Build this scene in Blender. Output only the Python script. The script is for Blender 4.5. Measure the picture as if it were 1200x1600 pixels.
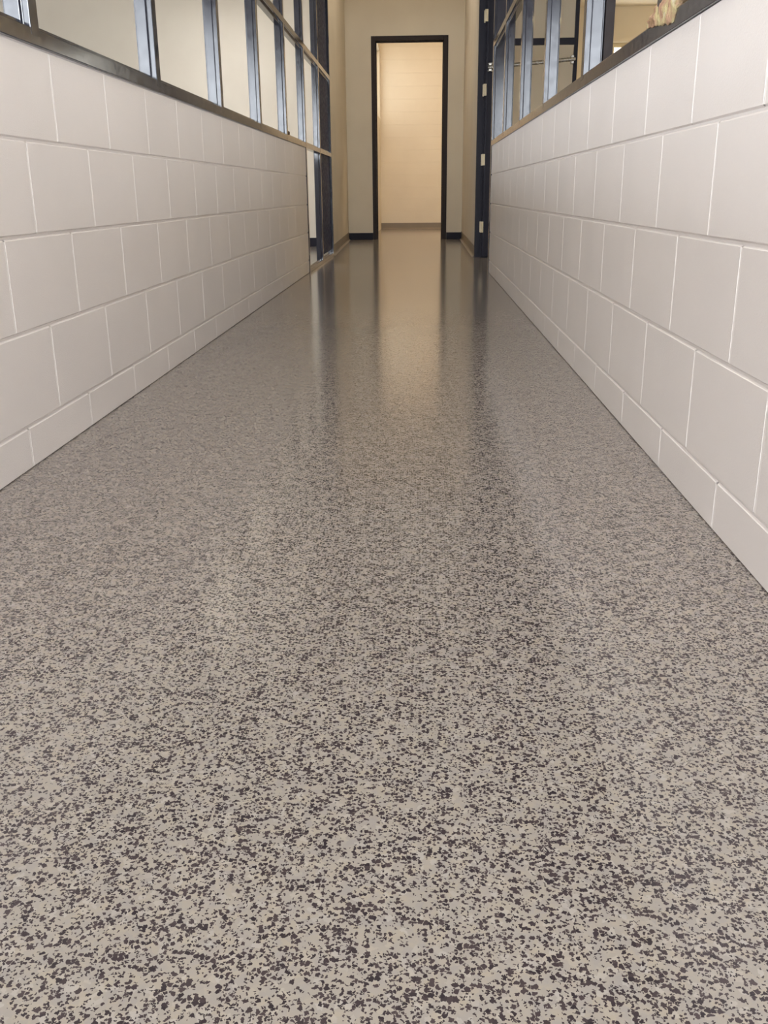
import bpy, bmesh, math, random
from mathutils import Vector, Matrix, noise

random.seed(7)
for o in list(bpy.data.objects):
    bpy.data.objects.remove(o, do_unlink=True)
C = bpy.context.scene.collection
SC = bpy.context.scene


def lin(r, g, b):
    f = lambda c: (c / 255 / 12.92) if c / 255 <= .04045 else ((c / 255 + .055) / 1.055) ** 2.4
    return (f(r), f(g), f(b), 1.0)


# ------------------------------------------------------------------ camera
F_PX, PITCH, YAW, ROLL, CAM_H = 1467.8, .32596, .03986, .00917, .582
fw = Vector((-math.sin(YAW) * math.cos(PITCH), math.cos(YAW) * math.cos(PITCH), -math.sin(PITCH)))
rt = Vector((math.cos(YAW), math.sin(YAW), 0))
dn = fw.cross(rt)
right = rt * math.cos(ROLL) + dn * math.sin(ROLL)
down = -rt * math.sin(ROLL) + dn * math.cos(ROLL)
cd = bpy.data.cameras.new('camera')
cd.sensor_fit = 'VERTICAL'
cd.sensor_height = 32.0
cd.sensor_width = 24.0
cd.lens = F_PX / 1600 * 32.0
cd.clip_start = .02
cam = bpy.data.objects.new('camera', cd)
C.objects.link(cam)
M = Matrix((right, -down, -fw)).transposed().to_4x4()
M.translation = Vector((0, 0, CAM_H))
cam.matrix_world = M
SC.camera = cam

# ------------------------------------------------------------------ view + world
SC.view_settings.view_transform = 'Standard'
SC.view_settings.look = 'None'
SC.view_settings.gamma = 1
SC.view_settings.use_curve_mapping = False
SC.view_settings.exposure = 0.0
w = bpy.data.worlds.new('sky')
SC.world = w
w.use_nodes = True
w.node_tree.nodes['Background'].inputs[0].default_value = (.70, .82, 1.0, 1)
w.node_tree.nodes['Background'].inputs[1].default_value = 1.5

# daylight radiance of the panes, and of the warm ceiling lamps and added fills
DAY = (.88, .935, 1.0, 1)
L_SIDE, L_BACK, L_ENTRY, L_RIGHT, L_END, L_FAR = 8.3, 15.0, 33.0, 7.0, 2.2, 6.0
WARM = (1.0, .80, .55, 1)
SOFT = (1.0, .97, .93, 1)
NEUTRAL = (1.0, .98, .96, 1)
LAMP_RIGHT, LAMP_END, FILL_LEFT, FILL_HALL, FILL_ALCOVE = 29.0, 25.5, 24.0, 15.5, 9.3


# ------------------------------------------------------------------ materials
def new_mat(name):
    m = bpy.data.materials.new(name)
    m.use_nodes = True
    nt = m.node_tree
    return m, nt, nt.nodes, nt.links, nt.nodes['Principled BSDF']


def N(nodes, t, **kw):
    n = nodes.new(t)
    for k, v in kw.items():
        setattr(n, k, v)
    return n


def ramp(nodes, stops):
    r = nodes.new('ShaderNodeValToRGB')
    e = r.color_ramp.elements
    while len(e) < len(stops):
        e.new(.5)
    for i, (p, c) in enumerate(stops):
        e[i].position = p
        e[i].color = c if not isinstance(c, (int, float)) else (c, c, c, 1)
    return r


def paint_mat(name, col, col2=None, rough=.55, bump=.25, bscale=260.0, spec=.35):
    m, nt, ns, lk, p = new_mat(name)
    tc = N(ns, 'ShaderNodeTexCoord')
    n1 = N(ns, 'ShaderNodeTexNoise')
    n1.inputs['Scale'].default_value = 2.3
    n1.inputs['Detail'].default_value = 6
    lk.new(tc.outputs['Object'], n1.inputs['Vector'])
    c2 = col2 or tuple(c * .93 for c in col[:3]) + (1,)
    r = ramp(ns, [(.35, col), (.7, c2)])
    lk.new(n1.outputs['Fac'], r.inputs[0])
    lk.new(r.outputs[0], p.inputs['Base Color'])
    p.inputs['Roughness'].default_value = rough
    p.inputs['Specular IOR Level'].default_value = spec
    n2 = N(ns, 'ShaderNodeTexNoise')
    n2.inputs['Scale'].default_value = bscale
    n2.inputs['Detail'].default_value = 3
    lk.new(tc.outputs['Object'], n2.inputs['Vector'])
    b = N(ns, 'ShaderNodeBump')
    b.inputs['Strength'].default_value = bump
    b.inputs['Distance'].default_value = .002
    lk.new(n2.outputs['Fac'], b.inputs['Height'])
    lk.new(b.outputs[0], p.inputs['Normal'])
    return m


def steel_mat(name, col, rough=.22, spec=1.0, bump=.12):
    m, nt, ns, lk, p = new_mat(name)
    tc = N(ns, 'ShaderNodeTexCoord')
    n1 = N(ns, 'ShaderNodeTexNoise')
    n1.inputs['Scale'].default_value = 35
    n1.inputs['Detail'].default_value = 5
    lk.new(tc.outputs['Object'], n1.inputs['Vector'])
    r = ramp(ns, [(.3, rough * .75), (.75, rough * 1.45)])
    lk.new(n1.outputs['Fac'], r.inputs[0])
    lk.new(r.outputs[0], p.inputs['Roughness'])
    p.inputs['Base Color'].default_value = col
    p.inputs['Specular IOR Level'].default_value = spec
    n2 = N(ns, 'ShaderNodeTexNoise')
    n2.inputs['Scale'].default_value = 90
    lk.new(tc.outputs['Object'], n2.inputs['Vector'])
    b = N(ns, 'ShaderNodeBump')
    b.inputs['Strength'].default_value = bump
    b.inputs['Distance'].default_value = .0006
    lk.new(n2.outputs['Fac'], b.inputs['Height'])
    lk.new(b.outputs[0], p.inputs['Normal'])
    return m


def glow_mat(name, col, s):
    m, nt, ns, lk, p = new_mat(name)
    p.inputs['Base Color'].default_value = (.02, .02, .02, 1)
    p.inputs['Emission Color'].default_value = col
    p.inputs['Emission Strength'].default_value = s
    return m


def floor_mat():
    m, nt, ns, lk, p = new_mat('flake_epoxy')
    tc = N(ns, 'ShaderNodeTexCoord')
    # ragged flake outlines
    wob = N(ns, 'ShaderNodeTexNoise')
    wob.inputs['Scale'].default_value = 300
    wob.inputs['Detail'].default_value = 2
    lk.new(tc.outputs['Object'], wob.inputs['Vector'])
    sub = N(ns, 'ShaderNodeVectorMath', operation='SUBTRACT')
    sub.inputs[1].default_value = (.5, .5, .5)
    lk.new(wob.outputs['Color'], sub.inputs[0])
    sc = N(ns, 'ShaderNodeVectorMath', operation='SCALE')
    sc.inputs['Scale'].default_value = .0060
    lk.new(sub.outputs[0], sc.inputs[0])
    add = N(ns, 'ShaderNodeVectorMath', operation='ADD')
    lk.new(tc.outputs['Object'], add.inputs[0])
    lk.new(sc.outputs[0], add.inputs[1])
    # patches with more or fewer flakes
    cl = N(ns, 'ShaderNodeTexNoise')
    cl.inputs['Scale'].default_value = 38
    cl.inputs['Detail'].default_value = 3
    lk.new(tc.outputs['Object'], cl.inputs['Vector'])

    def layer(scale, share, size, off):
        mp = N(ns, 'ShaderNodeVectorMath', operation='ADD')
        mp.inputs[1].default_value = (off, off * .37, 0)
        lk.new(add.outputs[0], mp.inputs[0])
        v = N(ns, 'ShaderNodeTexVoronoi', voronoi_dimensions='2D', feature='F1')
        v.inputs['Scale'].default_value = scale
        v.inputs['Randomness'].default_value = 1
        lk.new(mp.outputs[0], v.inputs['Vector'])
        sp = N(ns, 'ShaderNodeSeparateColor')
        lk.new(v.outputs['Color'], sp.inputs[0])
        # share of dark cells varies with the patch noise
        th = N(ns, 'ShaderNodeMapRange')
        th.inputs['From Min'].default_value = .3
        th.inputs['From Max'].default_value = .7
        th.inputs['To Min'].default_value = share * .45
        th.inputs['To Max'].default_value = share * 1.6
        lk.new(cl.outputs['Fac'], th.inputs['Value'])
        lt = N(ns, 'ShaderNodeMath', operation='LESS_THAN')
        lk.new(sp.outputs[0], lt.inputs[0])
        lk.new(th.outputs[0], lt.inputs[1])
        rad = N(ns, 'ShaderNodeMapRange')
        rad.inputs['To Min'].default_value = size * .55
        rad.inputs['To Max'].default_value = size * 1.25
        lk.new(sp.outputs[1], rad.inputs['Value'])
        l2 = N(ns, 'ShaderNodeMath', operation='LESS_THAN')
        lk.new(v.outputs['Distance'], l2.inputs[0])
        lk.new(rad.outputs[0], l2.inputs[1])
        mu = N(ns, 'ShaderNodeMath', operation='MULTIPLY')
        lk.new(lt.outputs[0], mu.inputs[0])
        lk.new(l2.outputs[0], mu.inputs[1])
        return mu, sp

    a, spa = layer(212, .39, .48, 0)
    b, spb = layer(430, .29, .52, 3.7)
    mx = N(ns, 'ShaderNodeMath', operation='MAXIMUM')
    lk.new(a.outputs[0], mx.inputs[0])
    lk.new(b.outputs[0], mx.inputs[1])
    # pale base of overlapping grey and beige chips
    v2 = N(ns, 'ShaderNodeTexVoronoi', voronoi_dimensions='2D')
    v2.inputs['Scale'].default_value = 170
    lk.new(add.outputs[0], v2.inputs['Vector'])
    s2 = N(ns, 'ShaderNodeSeparateColor')
    lk.new(v2.outputs['Color'], s2.inputs[0])
    r1 = ramp(ns, [(0, FLOOR_A), (.55, FLOOR_B), (.8, FLOOR_C), (1, FLOOR_D)])
    lk.new(s2.outputs[1], r1.inputs[0])
    n3 = N(ns, 'ShaderNodeTexNoise')
    n3.inputs['Scale'].default_value = 60
    lk.new(tc.outputs['Object'], n3.inputs['Vector'])
    r2 = ramp(ns, [(.35, FLOOR_A), (.65, FLOOR_C)])
    lk.new(n3.outputs['Fac'], r2.inputs[0])
    mb = N(ns, 'ShaderNodeMix', data_type='RGBA')
    mb.inputs['Factor'].default_value = .5
    lk.new(r1.outputs[0], mb.inputs['A'])
    lk.new(r2.outputs[0], mb.inputs['B'])
    rd = ramp(ns, [(0, lin(48, 41, 46)), (1, lin(72, 62, 64))])
    lk.new(spa.outputs[2], rd.inputs[0])
    mc = N(ns, 'ShaderNodeMix', data_type='RGBA')
    lk.new(mx.outputs[0], mc.inputs['Factor'])
    lk.new(mb.outputs['Result'], mc.inputs['A'])
    lk.new(rd.outputs[0], mc.inputs['B'])
    lk.new(mc.outputs['Result'], p.inputs['Base Color'])
    p.inputs['Roughness'].default_value = FLOOR_ROUGH
    p.inputs['Specular IOR Level'].default_value = .5
    nb = N(ns, 'ShaderNodeTexNoise')
    nb.inputs['Scale'].default_value = 45
    nb.inputs['Detail'].default_value = 2
    lk.new(tc.outputs['Object'], nb.inputs['Vector'])
    bp = N(ns, 'ShaderNodeBump')
    bp.inputs['Strength'].default_value = .02
    bp.inputs['Distance'].default_value = .002
    lk.new(nb.outputs['Fac'], bp.inputs['Height'])
    lk.new(bp.outputs[0], p.inputs['Normal'])
    return m


FLOOR_A, FLOOR_B = lin(147, 141, 137), lin(154, 147, 141)
FLOOR_C, FLOOR_D = lin(160, 150, 137), lin(176, 170, 165)
FLOOR_ROUGH = .14
M_FLOOR = floor_mat()
M_BLOCK = paint_mat('block_paint', lin(234, 227, 223), lin(230, 223, 219), .5, .35, 320)
M_JOINT = paint_mat('head_joint_paint', lin(243, 238, 234), lin(240, 234, 230), .5, .2, 320)  # head joints tinted slightly lighter than the block faces
M_CREAM = paint_mat('cream_paint', lin(214, 203, 182), lin(208, 197, 176), .55, .15, 200)
M_WHITE = paint_mat('white_paint', lin(226, 219, 206), lin(221, 213, 200), .55, .15, 200)
M_CEIL = paint_mat('ceiling_paint', lin(225, 218, 205), None, .8, .1)
M_STEEL = steel_mat('navy_steel', lin(34, 35, 48), .13, .6, .05)
M_DOORSTEEL = steel_mat('dark_frame_steel', lin(52, 46, 46), .5, .12)
M_PANEL = steel_mat('navy_panel', lin(50, 60, 90), .55, .2)
M_BASE = steel_mat('navy_vinyl', lin(42, 42, 52), .55, .12)
M_NAVYDOOR = steel_mat('navy_door_paint', lin(42, 41, 49), .45, .1)
M_COVE = paint_mat('grey_cove', lin(136, 126, 114), lin(126, 118, 106), .4, .2)
M_BRASS = steel_mat('hinge_metal', lin(214, 196, 158), .35, .8)
M_CHROME = steel_mat('brushed_steel', lin(170, 166, 158), .25, 1.0)
M_CHROME.node_tree.nodes['Principled BSDF'].inputs['Metallic'].default_value = .9
M_RUST = paint_mat('rusty_clip', lin(120, 92, 70), lin(92, 70, 56), .7, .3)
M_ALU = steel_mat('window_frame_paint', lin(196, 182, 150), .4, .4)


# ------------------------------------------------------------------ mesh helpers
def obj(name, bm, mat, parent=None, smooth=False):
    bmesh.ops.recalc_face_normals(bm, faces=bm.faces[:])
    me = bpy.data.meshes.new(name)
    bm.to_mesh(me)
    bm.free()
    for m_ in (mat if isinstance(mat, list) else [mat]):
        me.materials.append(m_)
    if smooth:
        for f in me.polygons:
            f.use_smooth = True
    o = bpy.data.objects.new(name, me)
    C.objects.link(o)
    if parent:
        o.parent = parent
        o.matrix_parent_inverse = parent.matrix_world.inverted()
    return o


def empty(name, loc=(0, 0, 0)):
    o = bpy.data.objects.new(name, None)
    C.objects.link(o)
    o.location = loc
    o.matrix_world = Matrix.Translation(loc)
    o.empty_display_size = .1
    return o


def tag(o, label, cat, kind=None, group=None):
    o['label'] = label
    o['category'] = cat
    if kind:
        o['kind'] = kind
    if group:
        o['group'] = group
    return o


def box(bm, x0, x1, y0, y1, z0, z1, bev=0.0):
    t = bmesh.new()
    vs = [t.verts.new((x, y, z)) for x in (x0, x1) for y in (y0, y1) for z in (z0, z1)]
    for q in ((0, 1, 3, 2), (4, 6, 7, 5), (0, 4, 5, 1), (2, 3, 7, 6), (0, 2, 6, 4), (1, 5, 7, 3)):
        t.faces.new([vs[i] for i in q])
    if bev:
        bmesh.ops.bevel(t, geom=t.edges[:], offset=bev, segments=2, affect='EDGES', profile=.6)
    merge(bm, t)
    return bm


def merge(bm, t):
    me = bpy.data.meshes.new('tmp')
    t.to_mesh(me)
    t.free()
    bm.from_mesh(me)
    bpy.data.meshes.remove(me)


def prism(bm, ring_a, ring_b, bev=0.0):
    """solid between two matching outlines"""
    t = bmesh.new()
    a = [t.verts.new(p) for p in ring_a]
    b = [t.verts.new(p) for p in ring_b]
    n = len(a)
    t.faces.new(a)
    t.faces.new(b[::-1])
    for i in range(n):
        t.faces.new((a[i], b[i], b[(i + 1) % n], a[(i + 1) % n]))
    if bev:
        es = [e for e in t.edges if (e.verts[0] in a) != (e.verts[1] in a)]
        bmesh.ops.bevel(t, geom=es, offset=bev, segments=2, affect='EDGES', profile=.6)
    merge(bm, t)
    return bm


def tube(bm, p0, p1, r, seg=14):
    p0, p1 = Vector(p0), Vector(p1)
    d = p1 - p0
    t = bmesh.new()
    bmesh.ops.create_cone(t, cap_ends=True, segments=seg, radius1=r, radius2=r, depth=d.length)
    q = Vector((0, 0, 1)).rotation_difference(d.normalized()).to_matrix().to_4x4()
    q.translation = (p0 + p1) / 2
    bmesh.ops.transform(t, matrix=q, verts=t.verts)
    merge(bm, t)
    return bm


def block_face(bm, to3, u0, u1, rows, phases, L=.4064, g=.0045, s=.0035, d=.0045, gv=.0068, sv=.0015, dv=.0008, top_fn=None):
    """painted masonry: every block stands proud of grooved bed joints and of flush filled head joints.
    to3(u, v, depth) -> xyz ; rows = [(v0, v1)] bottom up"""
    rnd = random.Random(3)

    def quad(ps, mi=0):
        if top_fn:
            ps = [(p[0], p[1] + top_fn(p[0]) * (p[1] / .9), p[2]) for p in ps]
        f = bm.faces.new([bm.verts.new(to3(*p)) for p in ps])
        f.material_index = mi

    for (v0, v1), ph in zip(rows, phases):
        k = math.floor((u0 - ph) / L) - 1
        us = []
        while True:
            u = ph + k * L + rnd.uniform(-.002, .002)
            k += 1
            if u > u1:
                break
            if u > u0:
                us.append(u)
        us = [u0] + us + [u1]
        W0, W1 = v0 + (g * .5 if v0 > 0 else 0), v1 - g * .5
        V0, V1 = W0 + s, W1 - s
        vm = [V0 + (V1 - V0) * q / 6 for q in range(7)]
        for n, (a, b) in enumerate(zip(us, us[1:])):
            A, B = a + gv / 2, b - gv / 2
            if B - A < .012:
                continue
            quad([(A + sv, V0, 0), (B - sv, V0, 0), (B - sv, V1, 0), (A + sv, V1, 0)])
            quad([(A, V0, dv), (A + sv, V0, 0), (A + sv, V1, 0), (A, V1, dv)])
            quad([(B - sv, V0, 0), (B, V0, dv), (B, V1, dv), (B - sv, V1, 0)])
            for sg, va, vb in ((1, V0, W0), (-1, V1, W1)):
                h_ = (va + vb) / 2 + sg * .0003
                quad([(A + sv, va, 0), (B - sv, va, 0), (B, h_, d * .3), (A, h_, d * .3)])
                quad([(A, h_, d * .3), (B, h_, d * .3), (B, vb, d), (A, vb, d)])
            # head joint to the next block, a slightly uneven filled strip
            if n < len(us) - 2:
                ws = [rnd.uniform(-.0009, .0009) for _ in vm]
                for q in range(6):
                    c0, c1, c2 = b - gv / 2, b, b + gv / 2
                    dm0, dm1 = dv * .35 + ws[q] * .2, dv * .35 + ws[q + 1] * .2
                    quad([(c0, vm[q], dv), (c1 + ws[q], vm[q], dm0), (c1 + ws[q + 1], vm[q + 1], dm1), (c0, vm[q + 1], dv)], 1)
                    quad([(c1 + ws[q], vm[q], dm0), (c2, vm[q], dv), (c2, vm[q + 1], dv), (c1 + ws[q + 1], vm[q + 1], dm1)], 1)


# ------------------------------------------------------------------ dimensions
XL, XR = -.8777, .5296                  # faces of the two half walls
COURSE = .2032
YEL, YER = 7.68, 7.575                  # far ends of the half walls
Y_BACK = -3.0                           # glazed front behind the camera
Y_FAR = 13.3                            # wall with the doorway
Y_END = 17.5                            # end wall beyond the doorway
H = 4.0

# ------------------------------------------------------------------ floor, ceiling
bm = bmesh.new()
box(bm, -6.6, 5.2, Y_BACK - .3, Y_END + .3, -.15, 0)
tag(obj('floor', bm, M_FLOOR), 'glossy grey epoxy floor with dark flakes', 'floor', 'structure')
bm = bmesh.new()
box(bm, -6.6, 5.2, Y_BACK - .3, Y_END + .3, H, H + .12)
tag(obj('ceiling', bm, M_CEIL), 'pale ceiling over corridor', 'ceiling', 'structure')


# ------------------------------------------------------------------ half walls of painted block
def rise_l(y):
    return .022 * max(0, min(1, (y - 2) / 5.7))


def rise_r(y):
    return .016 * max(0, min(1, (y - 1.9) / 5.7))


rows = [(0, .0936)] + [(.0936 + COURSE * i, .0936 + COURSE * (i + 1)) for i in range(4)]
bm = bmesh.new()
block_face(bm, lambda u, v, d: (XL - d, u, v), Y_BACK, YEL, rows,
           [2.028, 2.2258, 2.0262, 2.2119, 2.4081], top_fn=rise_l)
prism(bm, [(XL - .0044, Y_BACK, 0), (XL - .19, Y_BACK, 0), (XL - .19, Y_BACK, .906), (XL - .0044, Y_BACK, .906)],
      [(XL - .0044, YEL - .001, 0), (XL - .19, YEL - .001, 0), (XL - .19, YEL - .001, .926), (XL - .0044, YEL - .001, .926)])
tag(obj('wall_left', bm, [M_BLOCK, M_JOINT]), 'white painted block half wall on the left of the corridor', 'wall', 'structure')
bm = bmesh.new()
block_face(bm, lambda u, v, d: (XR + d, u, v), Y_BACK, YER, rows,
           [1.6248, 1.4278, 1.6261, 1.8241, 1.5998], top_fn=rise_r)
prism(bm, [(XR + .0044, Y_BACK, 0), (XR + .19, Y_BACK, 0), (XR + .19, Y_BACK, .906), (XR + .0044, Y_BACK, .906)],
      [(XR + .0044, YER - .001, 0), (XR + .19, YER - .001, 0), (XR + .19, YER - .001, .921), (XR + .0044, YER - .001, .921)])
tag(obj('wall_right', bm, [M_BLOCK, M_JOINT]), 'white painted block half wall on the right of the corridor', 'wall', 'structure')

# ------------------------------------------------------------------ corridor end: side walls, doorway wall, end room
bm = bmesh.new()
prism(bm, [(-.885, 9.812, 0), (-.975, Y_FAR, 0), (-1.1, Y_FAR, 0), (-1.02, 9.812, 0)],
      [(-.885, 9.812, H), (-.975, Y_FAR, H), (-1.1, Y_FAR, H), (-1.02, 9.812, H)])
tag(obj('wall_left_far', bm, M_CREAM), 'cream wall beyond the left steel frame', 'wall', 'structure')
bm = bmesh.new()
prism(bm, [(.525, 9.455, 0), (.555, Y_FAR, 0), (.68, Y_FAR, 0), (.66, 9.455, 0)],
      [(.525, 9.455, H), (.555, Y_FAR, H), (.68, Y_FAR, H), (.66, 9.455, H)])
tag(obj('wall_right_far', bm, M_WHITE), 'cream wall beyond the right door frame', 'wall', 'structure')  # lighter paint than the opposite wall stands in for daylight falling here

DX0, DX1, DZ = -.605, .308, 2.462        # doorway opening inside the jambs' back
bm = bmesh.new()
box(bm, -1.1, DX0, Y_FAR, Y_FAR + .14, 0, H)
box(bm, DX1, .68, Y_FAR, Y_FAR + .14, 0, H)
box(bm, DX0, DX1, Y_FAR, Y_FAR + .14, DZ, H)
tag(obj('wall_far', bm, M_CREAM), 'cream wall around the doorway at the corridor end', 'wall', 'structure')

XE0, XE1 = -.70, 1.6
bm = bmesh.new()
block_face(bm, lambda u, v, d: (u, Y_END + d, v), XE0 - .1, XE1, [(.0, .0936)] + [(.0936 + COURSE * i, .0936 + COURSE * (i + 1)) for i in range(15)],
           [(.1 if i % 2 else .3) for i in range(16)], g=.003, s=.003, d=.0025, dv=.0004)
box(bm, XE0 - .2, XE1 + .2, Y_END + .0024, Y_END + .2, 0, H)
tag(obj('wall_end', bm, [M_WHITE, M_WHITE]), 'cream block wall seen through the doorway', 'wall', 'structure')
EW0, EW1, EWZ0, EWZ1 = 15.9, 17.36, 1.80, 2.86   # window in the end room's left wall
bm = bmesh.new()
box(bm, XE0 - .2, XE0, Y_FAR + .14, EW0, 0, H)
box(bm, XE0 - .2, XE0, EW1, Y_END + .002, 0, H)
box(bm, XE0 - .2, XE0, EW0, EW1, 0, EWZ0)
box(bm, XE0 - .2, XE0, EW0, EW1, EWZ1, H)
tag(obj('wall_end_left', bm, M_WHITE), 'cream wall with a small window left of the doorway view', 'wall', 'structure')
bm = bmesh.new()
box(bm, XE1, XE1 + .2, Y_FAR + .14, Y_END, 0, H)
box(bm, .68, XE1 + .2, Y_FAR, Y_FAR + .14, 0, H)
tag(obj('wall_end_right', bm, M_WHITE), 'cream wall closing the room beyond the doorway', 'wall', 'structure')


def cove(name, pts, inward, label, h=.1, r=.022):
    """floor coating run up the wall: hollow curve at the foot"""
    prof = [(0, h), (.006, h)]
    for i in range(7):
        a = i / 6 * math.pi / 2
        prof.append((.006 + r * (1 - math.cos(a)), r * (1 - math.sin(a))))
    prof.append((0, .0))
    n = Vector(inward).normalized()
    rings = [[tuple(Vector((p[0], p[1], 0)) + n * u + Vector((0, 0, v))) for u, v in prof] for p in pts]
    bm = bmesh.new()
    prism(bm, rings[0], rings[1])
    o = obj(name, bm, M_COVE)
    return tag(o, label, 'baseboard', 'structure')


cove('baseboard_left', [(-.885, 9.815), (-.975, Y_FAR - .013)], (1, 0, 0), 'grey coved floor edge below left cream wall')
cove('baseboard_right', [(.525, 9.46), (.555, Y_FAR - .013)], (-1, 0, 0), 'grey coved floor edge below right cream wall')
cove('baseboard_end', [(XE0, Y_END), (XE1, Y_END)], (0, -1, 0), 'grey coved floor edge below end wall')
bm = bmesh.new()
box(bm, -.974, -.643, Y_FAR - .012, Y_FAR, 0, .088, .003)
tag(obj('baseboard_far', bm, M_BASE), 'navy baseboard left of the far doorway', 'baseboard', 'structure')
bm = bmesh.new()
box(bm, .349, .554, Y_FAR - .012, Y_FAR, 0, .088, .003)
tag(obj('baseboard_far', bm, M_BASE), 'navy baseboard right of the far doorway', 'baseboard', 'structure')

# ------------------------------------------------------------------ doorway frame at the corridor end
d1 = tag(empty('door_1', (-.147, Y_FAR, 0)), 'dark steel frame of the open doorway at the corridor end', 'door', 'structure')
for x0, x1, s in ((-.642, -.590, 1), (.291, .347, -1)):
    bm = bmesh.new()
    box(bm, x0, x1, Y_FAR - .012, Y_FAR + .150, 0, 2.498, .003)
    xs = (x1, x1 + .014) if s > 0 else (x0 - .014, x0)
    box(bm, xs[0], xs[1], Y_FAR + .07, Y_FAR + .12, 0, 2.446, .002)
    obj('jamb', bm, M_DOORSTEEL, d1)
bm = bmesh.new()
box(bm, -.590, .291, Y_FAR - .012, Y_FAR + .150, 2.446, 2.498, .003)
box(bm, -.590, .291, Y_FAR + .07, Y_FAR + .12, 2.432, 2.446, .002)
obj('head', bm, M_DOORSTEEL, d1)

# ------------------------------------------------------------------ left room shell
LX = -6.3
Y_LF = 11.62
bm = bmesh.new()
box(bm, LX - .2, -1.02, Y_LF, Y_LF + .15, 0, H)
tag(obj('wall_left_room_far', bm, M_WHITE), 'cream wall seen through the left steel frame', 'wall', 'structure')
bm = bmesh.new()
box(bm, -1.6, -1.02, Y_LF - .012, Y_LF, 0, .1, .003)
box(bm, LX, -1.6, Y_LF - .012, Y_LF, 0, .1, .003)
tag(obj('baseboard_left_room', bm, M_BASE), 'navy baseboard seen past the end of left half wall', 'baseboard', 'structure')


def wall_with_windows(name, axis, pos, thick, a0, a1, wins, z0, z1, mat, label, h=H):
    """wall plane at `pos` on `axis` (0 = x, 1 = y) with openings [(b0, b1)] between z0 and z1"""
    bm = bmesh.new()

    def bx(u0, u1, v0, v1):
        if axis == 0:
            box(bm, pos, pos + thick, u0, u1, v0, v1)
        else:
            box(bm, u0, u1, pos, pos + thick, v0, v1)
    cur = a0
    for b0, b1, *zz in wins:
        q0, q1 = zz or (z0, z1)
        bx(cur, b0, 0, h)
        bx(b0, b1, 0, q0)
        bx(b0, b1, q1, h)
        cur = b1
    bx(cur, a1, 0, h)
    return tag(obj(name, bm, mat), label, 'wall', 'structure')


WIN = [2]


def daylight_window(axis, pos, thick, b0, b1, z0, z1, strength, label, nx=2, nz=2, col=DAY, fmat=None, zbars=None, bar=.03):
    WIN[0] += 1
    mid = pos + thick * .5
    c = (mid, (b0 + b1) / 2, z0) if axis == 0 else ((b0 + b1) / 2, mid, z0)
    t = tag(empty('window_%d' % WIN[0], c), label, 'window', 'structure')
    fm = fmat or M_STEEL

    def bx(bm, u0, u1, d0, d1, v0, v1, bev=0):
        if axis == 0:
            box(bm, mid + d0, mid + d1, u0, u1, v0, v1, bev)
        else:
            box(bm, u0, u1, mid + d0, mid + d1, v0, v1, bev)
    bm = bmesh.new()
    e = .05
    bx(bm, b0, b0 + e, -.04, .04, z0, z1, .003)
    bx(bm, b1 - e, b1, -.04, .04, z0, z1, .003)
    bx(bm, b0 + e, b1 - e, -.04, .04, z0, z0 + e, .003)
    bx(bm, b0 + e, b1 - e, -.04, .04, z1 - e, z1, .003)
    obj('window_frame', bm, fm, t)
    bm = bmesh.new()
    for i in range(1, nx):
        u = b0 + (b1 - b0) * i / nx
        bx(bm, u - bar / 2, u + bar / 2, -.03, .03, z0 + e, z1 - e)
    for z in (zbars if zbars is not None else [z0 + (z1 - z0) * i / nz for i in range(1, nz)]):
        bx(bm, b0 + e, b1 - e, -.029, .029, z - bar / 2, z + bar / 2)
    if len(bm.faces):
        obj('glazing_bar', bm, fm, t)
    else:
        bm.free()
    bm = bmesh.new()
    bx(bm, b0 + e, b1 - e, -.004, .004, z0 + e, z1 - e)
    g = obj('pane', bm, glow_mat('daylight_pane', col, strength), t)
    g['label'] = 'bright overexposed daylight pane'
    return t


lw = [(-2.4, .2), (1.0, 3.6), (4.4, 7.0)]
wall_with_windows('wall_left_room_side', 0, LX - .2, .2, Y_BACK, Y_LF, lw, 1.45, 2.85, M_WHITE, 'window wall of the room on the left')
for i, (b0, b1) in enumerate(lw):
    daylight_window(0, LX - .2, .2, b0, b1, 1.45, 2.85, L_SIDE, 'tall daylight window in the side wall of the left room, %s' % ('nearest', 'middle', 'farthest')[i])

# ------------------------------------------------------------------ front wall behind the camera, a glazed shopfront
bw = [(-3.6, -1.15, .95, 2.45), (-.80, .46, .04, 2.45), (1.26, 3.0, .95, 2.45)]
wall_with_windows('wall_back', 1, Y_BACK - .2, .2, LX - .2, 4.9, bw, .95, 2.45, M_WHITE, 'glazed front wall behind the corridor')
for i, (b0, b1, q0, q1) in enumerate(bw):
    daylight_window(1, Y_BACK - .2, .2, b0, b1, q0, q1, L_ENTRY if i == 1 else L_BACK, 'wide daylight window in the front wall, %s' % ('left room', 'corridor', 'right room')[i],
                    nx=1, zbars=[2.12], bar=.07)

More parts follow.
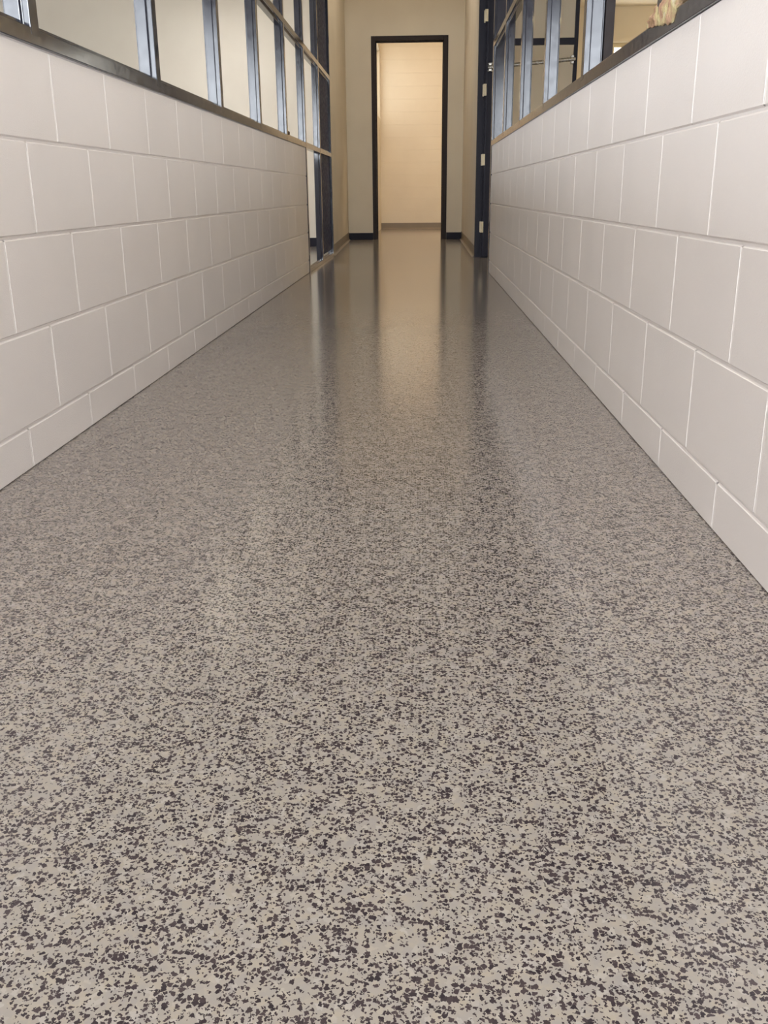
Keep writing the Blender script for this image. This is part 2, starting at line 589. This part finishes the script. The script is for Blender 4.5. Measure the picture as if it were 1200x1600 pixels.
# ------------------------------------------------------------------ right room shell
RX = 4.6
Y_RF = 12.5
RH = 2.66
rw = [(2.0, 4.6)]
wall_with_windows('wall_right_room_side', 0, RX, .2, Y_BACK, Y_RF, rw, 1.2, 2.5, M_CREAM, 'side wall of the room on the right')
daylight_window(0, RX, .2, 2.0, 4.6, 1.2, 2.5, L_RIGHT, 'daylight window in the side wall of the right room')
bm = bmesh.new()
box(bm, .68, 1.52, 10.3, 10.44, 0, H)
tag(obj('wall_right_room_stub', bm, M_CREAM), 'grey beige stub wall behind the open door on the right', 'wall', 'structure')
fw2 = [(2.165, 3.3)]
wall_with_windows('wall_right_room_far', 1, Y_RF, .2, .68, RX + .2, fw2, .9, 2.28, M_CREAM, 'warm lit wall seen through the right steel frame')
daylight_window(1, Y_RF, .2, 2.165, 3.3, .9, 2.28, L_FAR, 'small bright window in the warm lit wall behind the right frame',
                nx=8, zbars=[1.75, 1.3], fmat=M_ALU, bar=.02, col=(1, .97, .86, 1))
bm = bmesh.new()
box(bm, 1.53, RX, 8.5, Y_RF, RH, RH + .08)
tag(obj('ceiling_right', bm, M_CEIL), 'low pale ceiling over the warm lit corner on the right', 'ceiling', 'structure')
daylight_window(0, XE0 - .2, .2, EW0, EW1, EWZ0, EWZ1, L_END, 'small bright window on the wall left of the doorway view', nx=1,
                zbars=[2.36], fmat=M_ALU, bar=.06, col=(1, .95, .82, 1))


# ------------------------------------------------------------------ ceiling lamps of the rooms, and unseen fills added for brightness
def lamp_or_fill(x, y, z, lx, ly, s, label, col=WARM, hang=None):
    t = tag(empty('light_or_fill', (x, y, z)), label, 'ceiling light')
    bm = bmesh.new()
    e = .03
    for a in ((x - lx / 2 - e, x + lx / 2 + e, y - ly / 2 - e, y - ly / 2), (x - lx / 2 - e, x + lx / 2 + e, y + ly / 2, y + ly / 2 + e),
              (x - lx / 2 - e, x - lx / 2, y - ly / 2, y + ly / 2), (x + lx / 2, x + lx / 2 + e, y - ly / 2, y + ly / 2)):
        box(bm, *a, z - .05, z, .002)
    obj('housing', bm, M_ALU, t)
    if hang:
        for sx in (-1, 1):
            bm = bmesh.new()
            tube(bm, (x + sx * (lx / 2 + .015), y, z - .01), (x + sx * (lx / 2 + .015), y, hang + .01), .006)
            obj('hanger', bm, M_ALU, t)
    bm = bmesh.new()
    box(bm, x - lx / 2, x + lx / 2, y - ly / 2, y + ly / 2, z - .035, z - .01)
    obj('diffuser', bm, glow_mat('lamp_diffuser', col, s), t)
    return t


lamp_or_fill(.4, 14.6, H, 1.6, .6, LAMP_END, 'warm ceiling light of the room beyond the doorway', (1, .77, .52, 1))
lamp_or_fill(3.75, 10.9, 2.42, 1.2, .4, LAMP_RIGHT, 'warm hanging light in the low corner of the right room', (1, .79, .44, 1), RH)
lamp_or_fill(2.5, 5.0, H, 1.2, .6, LAMP_RIGHT * .2, 'warm ceiling light in the right room')
lamp_or_fill(-2.15, 10.1, 2.7, .3, 1.2, FILL_LEFT, 'added hanging fill light in the left room near the far wall', NEUTRAL, H)  # unseen lamp added to brighten the right part of the far wall
lamp_or_fill(-.18, 1.4, H, .3, 3.6, FILL_HALL, 'added fill light over the near part of the corridor', SOFT)  # unseen lamp added to lift the near floor and lower walls
lamp_or_fill(-.18, 10.8, H, .6, 1.6, FILL_ALCOVE, 'added fill light over the corridor end behind the added beam', (1, .90, .77, 1))  # unseen lamp added to brighten the walls at the corridor end
bm = bmesh.new()
box(bm, -1.02, .66, 9.6, 9.8, 2.52, H)  # unseen beam added to keep the lamp behind it out of floor reflections
tag(obj('lamp_baffle_1', bm, M_CREAM), 'added cream beam screening the corridor end fill light', 'beam', 'structure')


# ------------------------------------------------------------------ steel glazing frames on the half walls
def frame_post(parent, X, s, yc, z0, z1, depth=.052, name='post', half=.025, stop=.012, rear=.006):
    """s = -1 for the left frame (depth runs to -x), +1 for the right one"""
    pr = [(0, half), (.017, half), (.017, half + stop), (depth, half + stop), (depth, half), (depth + rear, half),
          (depth + rear, -half), (depth, -half), (depth, -half - stop), (.017, -half - stop), (.017, -half), (0, -half)]
    bm = bmesh.new()
    prism(bm, [(X + s * u, yc + v, z0) for u, v in pr], [(X + s * u, yc + v, z1) for u, v in pr], .0022)
    return obj(name, bm, M_STEEL, parent)


def frame_rail(parent, X, s, y0, y1, zf0, zf1, hgt, depth=.052, name='rail', up=.012, dn_=.012):
    pr = [(0, 0), (0, hgt), (.017, hgt), (.017, hgt + up), (depth, hgt + up), (depth, -dn_), (.017, -dn_), (.017, 0)]
    if dn_ == 0:
        pr = pr[:5] + [(depth, 0)]
    bm = bmesh.new()
    prism(bm, [(X + s * u, y0, zf0 + v) for u, v in pr], [(X + s * u, y1, zf1 + v) for u, v in pr], .0022)
    return obj(name, bm, M_STEEL, parent)


FXL, FXR = XL + .006, XR - .006
ZT = 2.80
w1 = tag(empty('window_1', (XL, 3.0, .9)), 'navy steel glazing frame standing on the left half wall', 'window frame', 'structure')
PL = [2.33 + 1.065 * k for k in range(-4, 8)]      # 7.655 ends the half wall, 8.72 and 9.785 stand on the floor
for y in PL:
    zb = .93 if y < 7.5 else .0
    frame_post(w1, FXL, -1, y, zb, ZT)
frame_rail(w1, FXL - .0006, -1, PL[0], PL[-1], .903 - .008, .932, .036, name='sill', dn_=0)
frame_rail(w1, FXL + .0006, -1, PL[0], PL[-1], 1.598, 1.617, .038)
frame_rail(w1, FXL - .0006, -1, PL[0], PL[-1], ZT, ZT, .05, name='head')
frame_rail(w1, FXL - .0006, -1, YEL + .002, PL[-1], 0, 0, .03, name='threshold', dn_=0)
bm = bmesh.new()
box(bm, FXL - .046, FXL - .020, PL[-2] + .037, PL[-1] - .037, .062, ZT - .012, .002)
o = obj('panel', bm, M_PANEL, w1)
o['label'] = 'plain navy steel panel'
for (y, z, hh) in ((7.72, 1.43, .10), (7.705, .84, .10), (7.705, .22, .09)):
    bm = bmesh.new()
    box(bm, FXL - .030, FXL - .012, y - .02, y + .012, z, z + hh, .002)
    obj('clip', bm, M_DOORSTEEL, w1)
bm = bmesh.new()
box(bm, FXL - .022, FXL - .002, 6.62, 6.72, .964, .985, .003)
o = obj('tab', bm, M_RUST, w1)
o['label'] = 'small brown metal tab on the sill'

w2 = tag(empty('window_2', (XR, 3.0, .9)), 'navy steel glazing frame standing on the right half wall', 'window frame', 'structure')
PR = [2.335 + 1.042 * k for k in range(-4, 6)]     # 7.545 ends the half wall
for k, y in enumerate(PR):
    frame_post(w2, FXR, 1, y, .93 if y < 7.4 else 0, ZT, depth=.052 if y < 7.4 else .10)
bm = bmesh.new()
box(bm, FXR + .059, FXR + .088, 3.377 - .037, 3.377 + .037, .93, ZT, .002)
o = obj('post_backing', bm, M_DOORSTEEL, w2)
o['label'] = 'matt dark strip behind the post'
frame_rail(w2, FXR + .0006, 1, PR[0], PR[-1], .898 - .005, .919, .036, name='sill', dn_=0)
frame_rail(w2, FXR - .0006, 1, PR[0], PR[-1], 1.568, 1.587, .036)
frame_rail(w2, FXR + .0006, 1, PR[0], 9.42, ZT, ZT, .05, name='head')

for nm, x0, x1, y1, lb in (('wall_left_upper', XL - .12, XL, PL[-1] + .03, 'pale wall above the left steel frame'),
                           ('wall_right_upper', XR, XR + .12, 9.455, 'pale wall above the right steel frame')):
    bm = bmesh.new()
    box(bm, x0, x1, Y_BACK, y1, ZT + .062, H)
    tag(obj(nm, bm, M_CREAM), lb, 'wall', 'structure')

# ------------------------------------------------------------------ right door: hinge jamb and open leaf
d2 = tag(empty('door_2', (.58, 9.42, 0)), 'navy steel door standing open behind the end of the right half wall', 'door', 'structure')
bm = bmesh.new()
pr = [(.519, 9.40), (.575, 9.40), (.575, 9.385), (.66, 9.385), (.66, 9.455), (.519, 9.455)]
prism(bm, [(x, y, 0) for x, y in pr], [(x, y, ZT) for x, y in pr], .0025)
obj('jamb', bm, M_NAVYDOOR, d2)
leaf_y0, leaf_y1 = 9.335, 9.378
bm = bmesh.new()
box(bm, .586, .606, leaf_y0 - .006, leaf_y1, .012, 2.42, .002)
box(bm, .606, .70, leaf_y0 + .012, leaf_y1, .012, 2.42, .002)
box(bm, 1.368, 1.40, leaf_y0, leaf_y1, .012, 2.42, .002)
box(bm, .70, 1.368, leaf_y0, leaf_y1, .012, .10, .002)
box(bm, .606, .70, leaf_y0 + .002, leaf_y1 - .004, .012, .095, .002)
box(bm, .70, 1.368, leaf_y0, leaf_y1, 2.34, 2.42, .002)
box(bm, .70, 1.368, leaf_y0, leaf_y1, 1.838, 1.892, .002)
box(bm, .606, 1.368, leaf_y0 + .002, leaf_y1 - .004, .945, .970, .002)
lf = obj('leaf', bm, M_NAVYDOOR, d2)
bm = bmesh.new()
tube(bm, (.60, leaf_y0 - .045, 1.655), (1.375, leaf_y0 - .045, 1.712), .017)
for x, z in ((.62, 1.657), (1.35, 1.710)):
    box(bm, x - .012, x + .012, leaf_y0 - .05, leaf_y0 + .014, z - .035, z + .035, .003)
for dz in (-.03, .03):
    tube(bm, (.598, leaf_y0 - .03, 1.656 + dz), (.69, leaf_y0 - .03, 1.661 + dz), .007)
obj('push_bar', bm, M_CHROME, lf)
for z in (2.03, 1.425, .83, .232):
    bm = bmesh.new()
    for i in range(5):
        tube(bm, (.579, leaf_y0 - .010, z + i * .0196), (.579, leaf_y0 - .010, z + i * .0196 + .0180), .0095)
    box(bm, .562, .5755, leaf_y0 + .05, leaf_y0 + .066, z, z + .098)
    box(bm, .566, .594, leaf_y0 - .010, leaf_y0 - .004, z, z + .098, .001)
    obj('hinge', bm, M_BRASS, d2)


# ------------------------------------------------------------------ torn insulation lying over the right sill
def insulation_mat():
    m, nt, ns, lk, p = new_mat('fibre_batt')
    tc = N(ns, 'ShaderNodeTexCoord')
    n1 = N(ns, 'ShaderNodeTexNoise')
    n1.inputs['Scale'].default_value = 22
    n1.inputs['Detail'].default_value = 5
    lk.new(tc.outputs['Object'], n1.inputs['Vector'])
    r = ramp(ns, [(.28, lin(146, 116, 84)), (.40, lin(186, 146, 120)), (.50, lin(192, 168, 128)), (.58, lin(198, 184, 136)), (.68, lin(222, 212, 190))])
    lk.new(n1.outputs['Fac'], r.inputs[0])
    lk.new(r.outputs[0], p.inputs['Base Color'])
    p.inputs['Roughness'].default_value = .9
    n2 = N(ns, 'ShaderNodeTexNoise')
    n2.inputs['Scale'].default_value = 160
    n2.inputs['Detail'].default_value = 5
    lk.new(tc.outputs['Object'], n2.inputs['Vector'])
    b = N(ns, 'ShaderNodeBump')
    b.inputs['Strength'].default_value = .8
    b.inputs['Distance'].default_value = .006
    lk.new(n2.outputs['Fac'], b.inputs['Height'])
    lk.new(b.outputs[0], p.inputs['Normal'])
    return m


bm = bmesh.new()
NU, NV = 150, 30
ring = []
for i in range(NU + 1):
    t = i / NU
    y = 2.44 - t * .75
    tap = min(1, (t / .22)) ** .7 * (1 - .25 * max(0, (t - .8) / .2))
    row = []
    for j in range(NV):
        a = j / NV * 2 * math.pi
        cx, cz = math.cos(a), math.sin(a)
        wx, hz = .060 * tap + .004, .043 * tap + .003
        px, pz = cx * wx, cz * hz
        nv = (noise.noise(Vector((y * 21, cx * 1.6, cz * 1.6 + 4))) * .60 + noise.noise(Vector((y * 55, cx * 2.6, cz * 2.6))) * .40
              + noise.noise(Vector((y * 130, cx * 5, cz * 5 + 9))) * .16)
        k = 1 + nv
        X = XR + .030 + px * k
        Z = .955 + hz * .55 + pz * k
        if cx < -.15:
            # the front folds over the sill and hangs as a short flap between y 2.19 and 2.42
            fl = max(0, min(1, (y - 2.165) / .03))
            low = .948 - fl * (.036 - .026 * max(0, min(1, (y - 2.20) / .22)) - .004 * noise.noise(Vector((y * 40, 5, 3))))
            top = .958 + hz * (1.2 + .5 * noise.noise(Vector((y * 26, 2, 2))))
            Z = low + (cz + 1) / 2 * (top - low)
            X = XR - .013 + .010 * (cz + 1) / 2 + .012 * (1 + cx) - .006 * noise.noise(Vector((y * 48, cz * 2.2, 1)))
            X = min(X, XR - .0075) if Z < .945 else X
        else:
            Z = max(Z, .946)
        row.append(bm.verts.new((X, y, Z)))
    ring.append(row)
for i in range(NU):
    for j in range(NV):
        bm.faces.new((ring[i][j], ring[i][(j + 1) % NV], ring[i + 1][(j + 1) % NV], ring[i + 1][j]))
bm.faces.new(ring[0][::-1])
bm.faces.new(ring[-1])
o = obj('insulation_batt', bm, insulation_mat(), smooth=True)
tag(o, 'torn yellow and pink insulation batt crumpled over the right sill', 'insulation')
